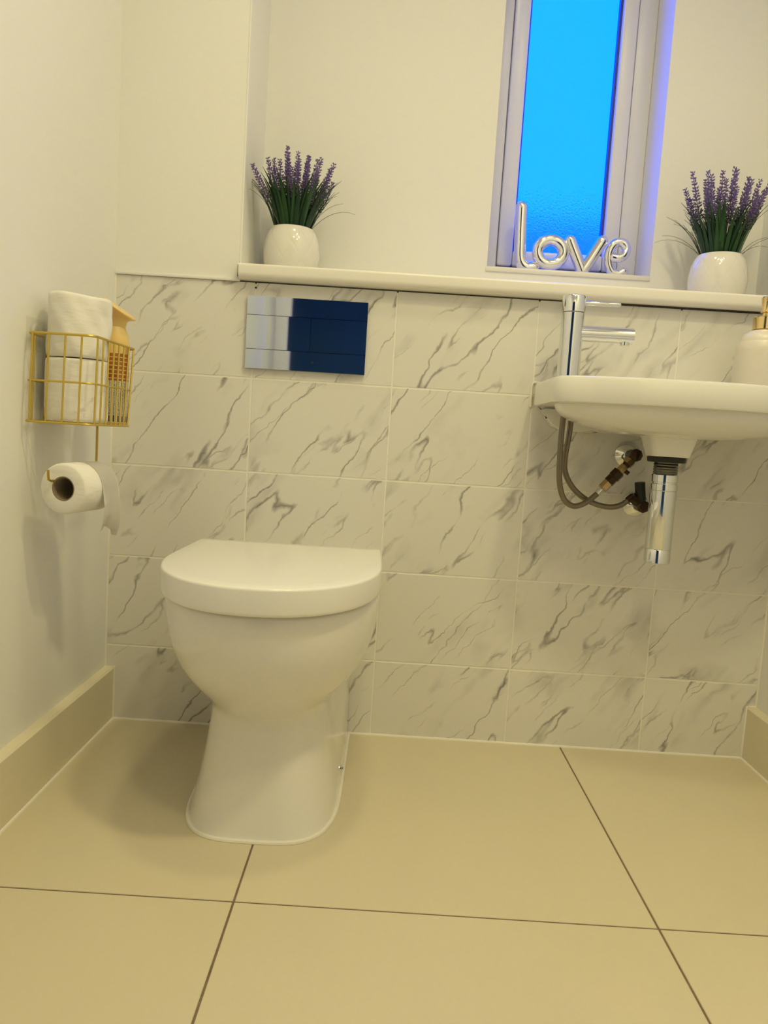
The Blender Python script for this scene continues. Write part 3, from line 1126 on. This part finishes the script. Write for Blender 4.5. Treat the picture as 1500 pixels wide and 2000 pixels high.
def spike_bm(L, head, rnd):
    """lavender stem with whorls of little florets"""
    bm = bmesh.new()
    tube(bm, [(0, 0, 0), (0.002, 0, L * 0.5), (0, 0, L)], [0.0011, 0.001, 0.0008], 5)
    n = int(head / 0.0052)
    for k in range(n):
        t = k / (n - 1)
        zz = L - head + head * t
        rr = 0.0066 * (1 - 0.55 * t) * (0.75 + 0.25 * min(1, t * 5))
        m_ = 6 if t < 0.8 else 4
        for i in range(m_):
            a = 2 * math.pi * i / m_ + k * 0.7 + rnd.uniform(-0.35, 0.35)
            q_ = rr * rnd.uniform(0.75, 1.25)
            c = Vector((q_ * math.cos(a), q_ * math.sin(a), zz + rnd.uniform(-0.0016, 0.0016)))
            d = Vector((math.cos(a), math.sin(a), rnd.uniform(0.3, 1.1))).normalized()
            s = 0.0021 * (1 - 0.2 * t) * rnd.uniform(0.8, 1.25)
            e1 = d.orthogonal().normalized()
            e2 = d.cross(e1)
            vs = [bm.verts.new(c + d * s * 1.9), bm.verts.new(c - d * s * 1.9)] + [bm.verts.new(c + d * s * 0.3 + (e1 * math.cos(q) + e2 * math.sin(q)) * s) for q in (0, math.pi / 2, math.pi, 3 * math.pi / 2)]
            for q in range(4):
                b, cc = vs[2 + q], vs[2 + (q + 1) % 4]
                bm.faces.new((vs[0], b, cc))
                bm.faces.new((vs[1], cc, b))
    return bm


rnd = random.Random(3)
BLADES = []
for k in range(7):
    BLADES.append(finish('leaf', blade_bm(0.086 + 0.009 * k, 0.0043 + 0.0007 * (k % 3), 0.20 + 0.09 * k, rnd), M_LEAF, None, angle=80))
THIN = [finish('leaf', blade_bm(0.115 + 0.012 * k, 0.0011, 1.1 + 0.25 * k, rnd), M_LEAF, None, angle=80) for k in range(2)]
SPIKES = [finish('flower_spike', spike_bm(0.165 + 0.006 * k, 0.086 + 0.007 * (k % 3), rnd), M_FLOR, None, smooth=False) for k in range(4)]
SOURCES = [pot_src] + BLADES + THIN + SPIKES


def lavender(label, loc, spikes, thin, seed, rot=0.0):
    rn = random.Random(seed)
    t = thing('potted_lavender', label, 'potted plant', loc, 'lavender pots on the shelf')
    inst('pot', pot_src, t, (0, 0, 0), (0, 0, rot))
    finish('soil', lathe_bm([(0.0420, POT_H - 0.016), (0.0420, POT_H - 0.012), (0.01, POT_H - 0.010)], 28), M_DARK, t)
    for k in range(130):
        a = rn.uniform(0, 2 * math.pi)
        rr = 0.036 * math.sqrt(rn.random())
        src = BLADES[rn.choice((0, 1, 1, 2, 2, 3, 3, 4, 5, 6))]
        lean = rr / 0.036 * 0.30 + rn.uniform(-0.06, 0.06)
        if math.cos(a) * (-1 if loc[0] < 0.5 else 1) > 0.6:
            lean *= 0.7
        inst('leaf', src, t, (rr * math.cos(a), rr * math.sin(a), POT_H - 0.012), (0, lean, a))
    for a, lean, s in thin:
        inst('leaf', THIN[s], t, (0.033 * math.cos(a), 0.033 * math.sin(a), POT_H - 0.012), (0, lean, a))
    # spikes: (dx, dy, top height) of the tip relative to the pot centre
    for k, (dx, dy, L_) in enumerate(spikes):
        a = math.atan2(dy, dx)
        b = math.hypot(dx, dy)
        br = min(0.028, b * 0.38)
        lean = math.atan2(b - br, L_)
        s = inst('flower_spike', SPIKES[k % 4], t, (br * math.cos(a), br * math.sin(a), POT_H - 0.012), (0, lean, a))
        h = SPIKES[k % 4].data.vertices
        top = 0.168 + 0.006 * (k % 4)
        f_ = math.hypot(b - br, L_) / top
        s.scale = (1, 1, f_)
    return t


sp_l = [(-0.078, -0.098, 0.118), (-0.063, 0.0, 0.165), (-0.051, 0.01, 0.168), (-0.024, 0.02, 0.186), (-0.015, -0.03, 0.182), (0.004, 0.0, 0.180), (0.025, 0.03, 0.184), (0.030, -0.02, 0.166),
        (0.048, 0.01, 0.172), (0.060, -0.03, 0.160), (0.075, 0.01, 0.150), (0.086, -0.01, 0.157), (0.083, 0.03, 0.130), (-0.03, -0.04, 0.150), (0.035, -0.045, 0.140), (-0.005, 0.04, 0.165), (0.015, -0.05, 0.150), (-0.045, -0.03, 0.135), (0.055, -0.045, 0.125), (0.0, -0.055, 0.13), (-0.02, 0.03, 0.15), (0.04, 0.03, 0.15)]
sp_r = [(-0.083, -0.01, 0.188), (-0.085, 0.02, 0.160), (-0.045, 0.0, 0.196), (-0.028, 0.02, 0.195), (-0.012, 0.0, 0.198), (0.006, -0.02, 0.198), (0.023, 0.01, 0.206), (0.045, -0.02, 0.175),
        (0.055, 0.02, 0.195), (0.068, -0.01, 0.178), (0.098, 0.0, 0.188), (-0.06, -0.03, 0.165), (-0.02, -0.045, 0.165), (0.03, -0.045, 0.160), (0.0, 0.045, 0.175), (-0.03, 0.04, 0.17), (0.07, -0.03, 0.150), (-0.05, -0.045, 0.135), (0.05, -0.05, 0.135), (0.0, -0.055, 0.145), (-0.07, 0.02, 0.14), (0.08, 0.02, 0.15)]
lavender('violet lavender in a white pot at the left end of the shelf', (0.158, 0.10, 1.003), sp_l, [(-0.2, 0.55, 1), (0.1, 0.25, 0), (3.6, 0.2, 0), (-0.5, 0.3, 0)], 11)
lavender('blue-violet lavender in a white pot right of the window', (1.108, 0.10, 1.003), sp_r, [(3.3, 0.35, 0), (2.9, 0.5, 0), (3.1, 0.65, 1), (0.1, 0.4, 1), (-0.2, 0.5, 1), (0.3, 0.6, 0)], 23, 0.5)
for s in SOURCES:
    me = s.data
    bpy.data.objects.remove(s)

# ---------------------------------------------------------------- love sign
LX, LY, LZ = 0.82, 0.275, WZ0
love = thing('love_sign', 'silver balloon-letter sign reading love on the window sill', 'sign', (LX, LY, LZ))


def letter(pts, r, closed=False, sub=8, yoff=0.0):
    P = [(x - LX, yoff + y, z - LZ) for x, y, z in [(p[0], p[2] if len(p) > 2 else 0.0, p[1]) for p in pts]]
    Q = catmull(P, sub) if not closed else [Vector(p) for p in P]
    return tube_obj('letter', Q, r, M_LOVE, love, 20, closed, dome=not closed)


letter([(0.6875, 1.2370), (0.6885, 1.20), (0.6905, 1.155), (0.6925, 1.120), (0.6985, 1.1035), (0.7110, 1.0950), (0.7270, 1.0965)], 0.0150)
cxo, czo = 0.7655, 1.1355
letter([(cxo + 0.0315 * math.cos(2 * math.pi * i / 40), czo + 0.0295 * math.sin(2 * math.pi * i / 40)) for i in range(40)], 0.0142, True)
bmv = bmesh.new()
P1 = [(0.8115 - LX, 0, 1.1655 - LZ), (0.830 - LX, 0, 1.128 - LZ), (0.8465 - LX, 0, 1.0945 - LZ)]
P2 = [(0.8895 - LX, 0, 1.1690 - LZ), (0.868 - LX, 0, 1.130 - LZ), (0.8475 - LX, 0, 1.0945 - LZ)]
tube(bmv, catmull(P1, 6), 0.0140, 20, dome=True)
tube(bmv, catmull(P2, 6), 0.0140, 20, dome=True)
finish('letter', bmv, M_LOVE, love)
letter([(0.9180, 1.1310, -0.004), (0.9300, 1.1300, -0.006), (0.9435, 1.1370, -0.005), (0.9490, 1.1520, -0.002), (0.9420, 1.1660), (0.9285, 1.1690), (0.9150, 1.1590), (0.9075, 1.1390), (0.9095, 1.1160), (0.9190, 1.0985), (0.9340, 1.0935), (0.9480, 1.1000)], 0.0112)

# ---------------------------------------------------------------- wire basket on the left wall
BKX0, BKX1, BKY0, BKY1, BKZ0, BKZ1 = -0.190, -0.080, -0.405, -0.205, 0.653, 0.795
bk = thing('wire_basket', 'gold wire basket with toilet rolls hung on the left wall', 'basket', (-0.19, -0.305, 0.653))
o_ = Vector(bk.location)


def rnd_rect(x0, x1, y0, y1, z, r=0.016, seg=5):
    out = []
    for (cx_, cy_, a0_) in ((x1 - r, y1 - r, 0), (x0 + r, y1 - r, 90), (x0 + r, y0 + r, 180), (x1 - r, y0 + r, 270)):
        for k in range(seg + 1):
            a = math.radians(a0_ + 90 * k / seg)
            out.append(Vector((cx_ + r * math.cos(a), cy_ + r * math.sin(a), z)) - o_)
    return out


TAPE = 0.014
WR = 0.0016


def wx_(x, y, t):
    """wall point at height fraction t (the basket narrows a little towards its base)"""
    k = 1 - t
    cy_ = -0.305
    return (x, y - k * 0.010 + (0 if y < cy_ else -k * 0.004))


tube_obj('rim_wire', rnd_rect(BKX0, BKX1, BKY0, BKY1, BKZ1), 0.0021, M_GOLD, bk, 8, True)
tube_obj('hoop_wire', rnd_rect(BKX0, BKX1, BKY0 - 0.004, BKY1 - 0.012, BKZ0 + 0.066), WR, M_GOLD, bk, 8, True)
tube_obj('base_wire', rnd_rect(BKX0, BKX1, BKY0 - 0.008, BKY1 - 0.024, BKZ0), 0.0019, M_GOLD, bk, 8, True)


def upright(x, y, dx=0.0):
    yb_ = y - 0.008 if y < -0.305 else y - 0.008 - 0.016 * (y + 0.305) / 0.1
    p = [Vector((x, y, BKZ1)) - o_, Vector((x + dx, yb_, BKZ0)) - o_]
    tube_obj('upright_wire', p, WR, M_GOLD, bk, 6)


for k in range(4):
    upright(-0.1005 - 0.0265 * k, BKY0)
    upright(-0.1005 - 0.0265 * k, BKY1)
for k in range(8):
    upright(BKX1, BKY0 + 0.014 + 0.0246 * k)
for k in range(4):
    upright(BKX0, BKY0 + 0.03 + 0.046 * k)
for k in range(6):
    y = BKY0 + 0.02 + 0.032 * k - 0.008
    tube_obj('floor_wire', [Vector((BKX0, y, BKZ0)) - o_, Vector((BKX1, y, BKZ0)) - o_], WR, M_GOLD, bk, 6)
# arm that carries the hanging roll
arm = [(-0.114, -0.296, BKZ0), (-0.114, -0.296, 0.60), (-0.114, -0.297, 0.572), (-0.116, -0.309, 0.5605), (-0.1225, -0.345, 0.5595), (-0.1300, -0.390, 0.5595), (-0.1362, -0.427, 0.5595), (-0.1374, -0.434, 0.562), (-0.1376, -0.435, 0.577)]
tube_obj('roll_arm', [Vector(p) - o_ for p in arm], 0.0022, M_GOLD, bk, 8)
# clear adhesive hooks
for y in (-0.368, -0.24):
    hk = finish('adhesive_hook', box_bm(XL - o_.x + 0.0003, XL - o_.x + 0.0015, y - 0.024 - o_.y, y + 0.024 - o_.y, 0.115, 0.170, 0.0005, 1), M_CLEAR, bk, False)
    hc = [Vector((XL + 0.005, y + 0.011 * math.cos(q), 0.800 + 0.011 * math.sin(q))) - o_ for q in [2 * math.pi * i / 20 for i in range(20)]]
    tube_obj('hook_ring', hc, 0.0028, M_CLEAR, hk, 8, True)

# ---------------------------------------------------------------- toilet rolls


def roll_bm(R, r, H, axis='Z', wob=0.0, seed=0):
    rn = random.Random(seed)
    ph = [rn.uniform(0, 6.28) for _ in range(6)]
    bm = bmesh.new()
    prof = [(r, 0.001), (R - 0.004, 0.0), (R - 0.001, 0.002), (R, 0.006)] + [(R, 0.006 + (H - 0.012) * k / 14) for k in range(1, 14)] + [(R, H - 0.006), (R - 0.001, H - 0.002), (R - 0.004, H), (r, H - 0.001), (r, H / 2), (r, 0.001)]
    n = 72
    rings = []
    for pr, ph_ in prof:
        ring = []
        for i in range(n):
            a = 2 * math.pi * i / n
            d = 0
            if pr > r + 0.01:
                d = wob * (math.sin(3 * a + ph[0] + 40 * ph_) + 0.7 * math.sin(5 * a + ph[1] - 70 * ph_) + 0.5 * math.sin(9 * a + ph[2] + 120 * ph_))
            q = pr + d
            zz = ph_ + (wob * 1.6 * math.sin(2 * a + ph[3]) if ph_ > H * 0.8 else 0)
            ring.append((q * math.cos(a), q * math.sin(a), zz) if axis == 'Z' else (q * math.cos(a), zz, q * math.sin(a)))
        rings.append(ring)
    loft(bm, rings, False, False)
    bmesh.ops.remove_doubles(bm, verts=bm.verts[:], dist=1e-6)
    return bm


def core_bm(r, H, axis='Z'):
    bm = bmesh.new()
    loft(bm, [[((q) * math.cos(2 * math.pi * i / 32), (q) * math.sin(2 * math.pi * i / 32), h) if axis == 'Z' else (q * math.cos(2 * math.pi * i / 32), h, q * math.sin(2 * math.pi * i / 32)) for i in range(32)]
              for q, h in ((r - 0.0006, 0.0015), (r - 0.0018, 0.0015), (r - 0.0018, H - 0.0015), (r - 0.0006, H - 0.0015), (r - 0.0006, 0.0015))], False, False)
    bmesh.ops.remove_doubles(bm, verts=bm.verts[:], dist=1e-6)
    return bm


RX, RY = -0.1345, -0.338
for z0, H, R, lab, wob, sd_ in ((0.656, 0.104, 0.0505, 'white toilet roll standing at the bottom of the gold basket', 0.0004, 1),
                                (0.7615, 0.103, 0.0500, 'white toilet roll on top, rising above the gold basket rim', 0.0015, 5)):
    t = thing('toilet_roll', lab, 'toilet roll', (RX + (0.002 if sd_ == 5 else 0), RY, z0), 'spare rolls in the basket')
    finish('paper', roll_bm(R, 0.021, H, 'Z', wob, sd_), M_PAPER, t, angle=60)
    finish('core', core_bm(0.021, H), M_CARD, t)
hr = thing('toilet_roll', 'part-used toilet roll hanging from the arm below the basket', 'toilet roll', (-0.1185, -0.424, 0.5475))
hr.rotation_euler = (0, 0, -0.168)
finish('paper', roll_bm(0.0415, 0.0200, 0.098, 'Y', 0.0002, 3), M_PAPER, hr, angle=60)
finish('core', core_bm(0.0200, 0.098, 'Y'), M_CARD, hr)
# loose end: leaves the top of the roll and hangs in front of it
bm = bmesh.new()
path = []
for k in range(9):
    a = math.radians(100 - 11.5 * k)
    path.append((0.0424 * math.cos(a), 0.0424 * math.sin(a)))
path += [(0.0455, -0.012), (0.0480, -0.030), (0.0475, -0.048), (0.0440, -0.063), (0.0385, -0.074)]
NY = 10
R0 = []
for k, (px, pz) in enumerate(path):
    row = []
    for j in range(NY + 1):
        y = 0.047 + 0.051 * j / NY
        s = max(0, (k - 8)) / 5
        w_ = s * 0.0022 * math.sin(j * 1.3 + k * 0.5)
        zz = pz + (s * 0.010 * math.sin(j * 0.5) if k > 10 else 0)
        row.append(bm.verts.new((px + w_, y + s * 0.004 * (j / NY - 0.3), zz)))
    R0.append(row)
for a, b in zip(R0[:-1], R0[1:]):
    for j in range(NY):
        bm.faces.new((a[j], a[j + 1], b[j + 1], b[j]))
bmesh.ops.solidify(bm, geom=bm.faces[:], thickness=0.0006)
finish('loose_sheet', bm, M_PAPER, hr, angle=80)

# ---------------------------------------------------------------- amber bottle in the basket
bt = thing('amber_bottle', 'amber plastic bottle with flared cap and printed label in the gold basket', 'bottle', (-0.1065, -0.238, 0.6555))
finish('body', lathe_bm([(0.0220, 0.0), (0.0238, 0.002), (0.0238, 0.146), (0.0225, 0.158), (0.0185, 0.168), (0.0165, 0.175)], 40), M_ORANGE, bt)
lb = finish('label', lathe_bm([(0.02385, 0.004), (0.0241, 0.0045), (0.0241, 0.1275), (0.02385, 0.128)], 48), M_LABEL, bt)
# flared cap, its mouth tipped away from the wall
rings = []
for k in range(11):
    t = k / 10
    tilt = math.radians(33) * min(1, t * 1.15)
    r = 0.0162 + 0.0010 * math.sin(t * 3) + 0.0165 * max(0, t - 0.30) ** 2.4 / 0.70 ** 2.4
    c = Vector((0.0040 * t, 0, 0.175 + 0.031 * t))
    ring = []
    for i in range(36):
        a = 2 * math.pi * i / 36
        u, v = r * math.cos(a), r * math.sin(a)
        ring.append(c + Vector((u * math.cos(tilt), v, -u * math.sin(tilt))))
    rings.append(ring)
lastc, tilt = Vector((0.0040, 0, 0.206)), math.radians(33)
nrm = Vector((math.sin(tilt), 0, math.cos(tilt)))
for r, d in ((0.0336, 0.0008), (0.0338, 0.0022), (0.0322, 0.0036), (0.02, 0.0038)):
    rings.append([lastc + nrm * d + Vector((r * math.cos(2 * math.pi * i / 36) * math.cos(tilt), r * math.sin(2 * math.pi * i / 36), -r * math.cos(2 * math.pi * i / 36) * math.sin(tilt))) for i in range(36)])
bm = bmesh.new()
loft(bm, rings)
finish('flared_cap', bm, M_ORANGE, bt, angle=60)

# ---------------------------------------------------------------- ceiling downlights
for i, (x, y, pw) in enumerate(LAMPS):
    where = ('between toilet and basin', 'nearest the doorway', 'nearest the right wall')[i]
    t = thing('ceiling_downlight', 'round recessed downlight ' + where, 'downlight', (x, y, CEIL - 0.004), 'ceiling downlights')
    finish('trim_ring', lathe_bm([(0.085, 0.003), (0.093, 0.0035), (0.093, 0.0), (0.084, -0.003), (0.079, 0.0), (0.079, 0.003)], 36), M_GLOSSW, t)
    finish('lens', lathe_bm([(0.0785, 0.003), (0.0785, 0.0012), (0.01, 0.001)], 36), M_LENS, t)
    ld = bpy.data.lights.new('lamp', 'AREA')
    ld.shape = 'DISK'
    ld.size = 0.15
    ld.energy = pw
    ld.spread = math.radians(LAMP_SPREAD)
    ld.color = LAMP_COLOR
    lo = bpy.data.objects.new('lamp', ld)
    COL.objects.link(lo)
    lo.parent = t
    lo.location = (0, 0, -0.004)
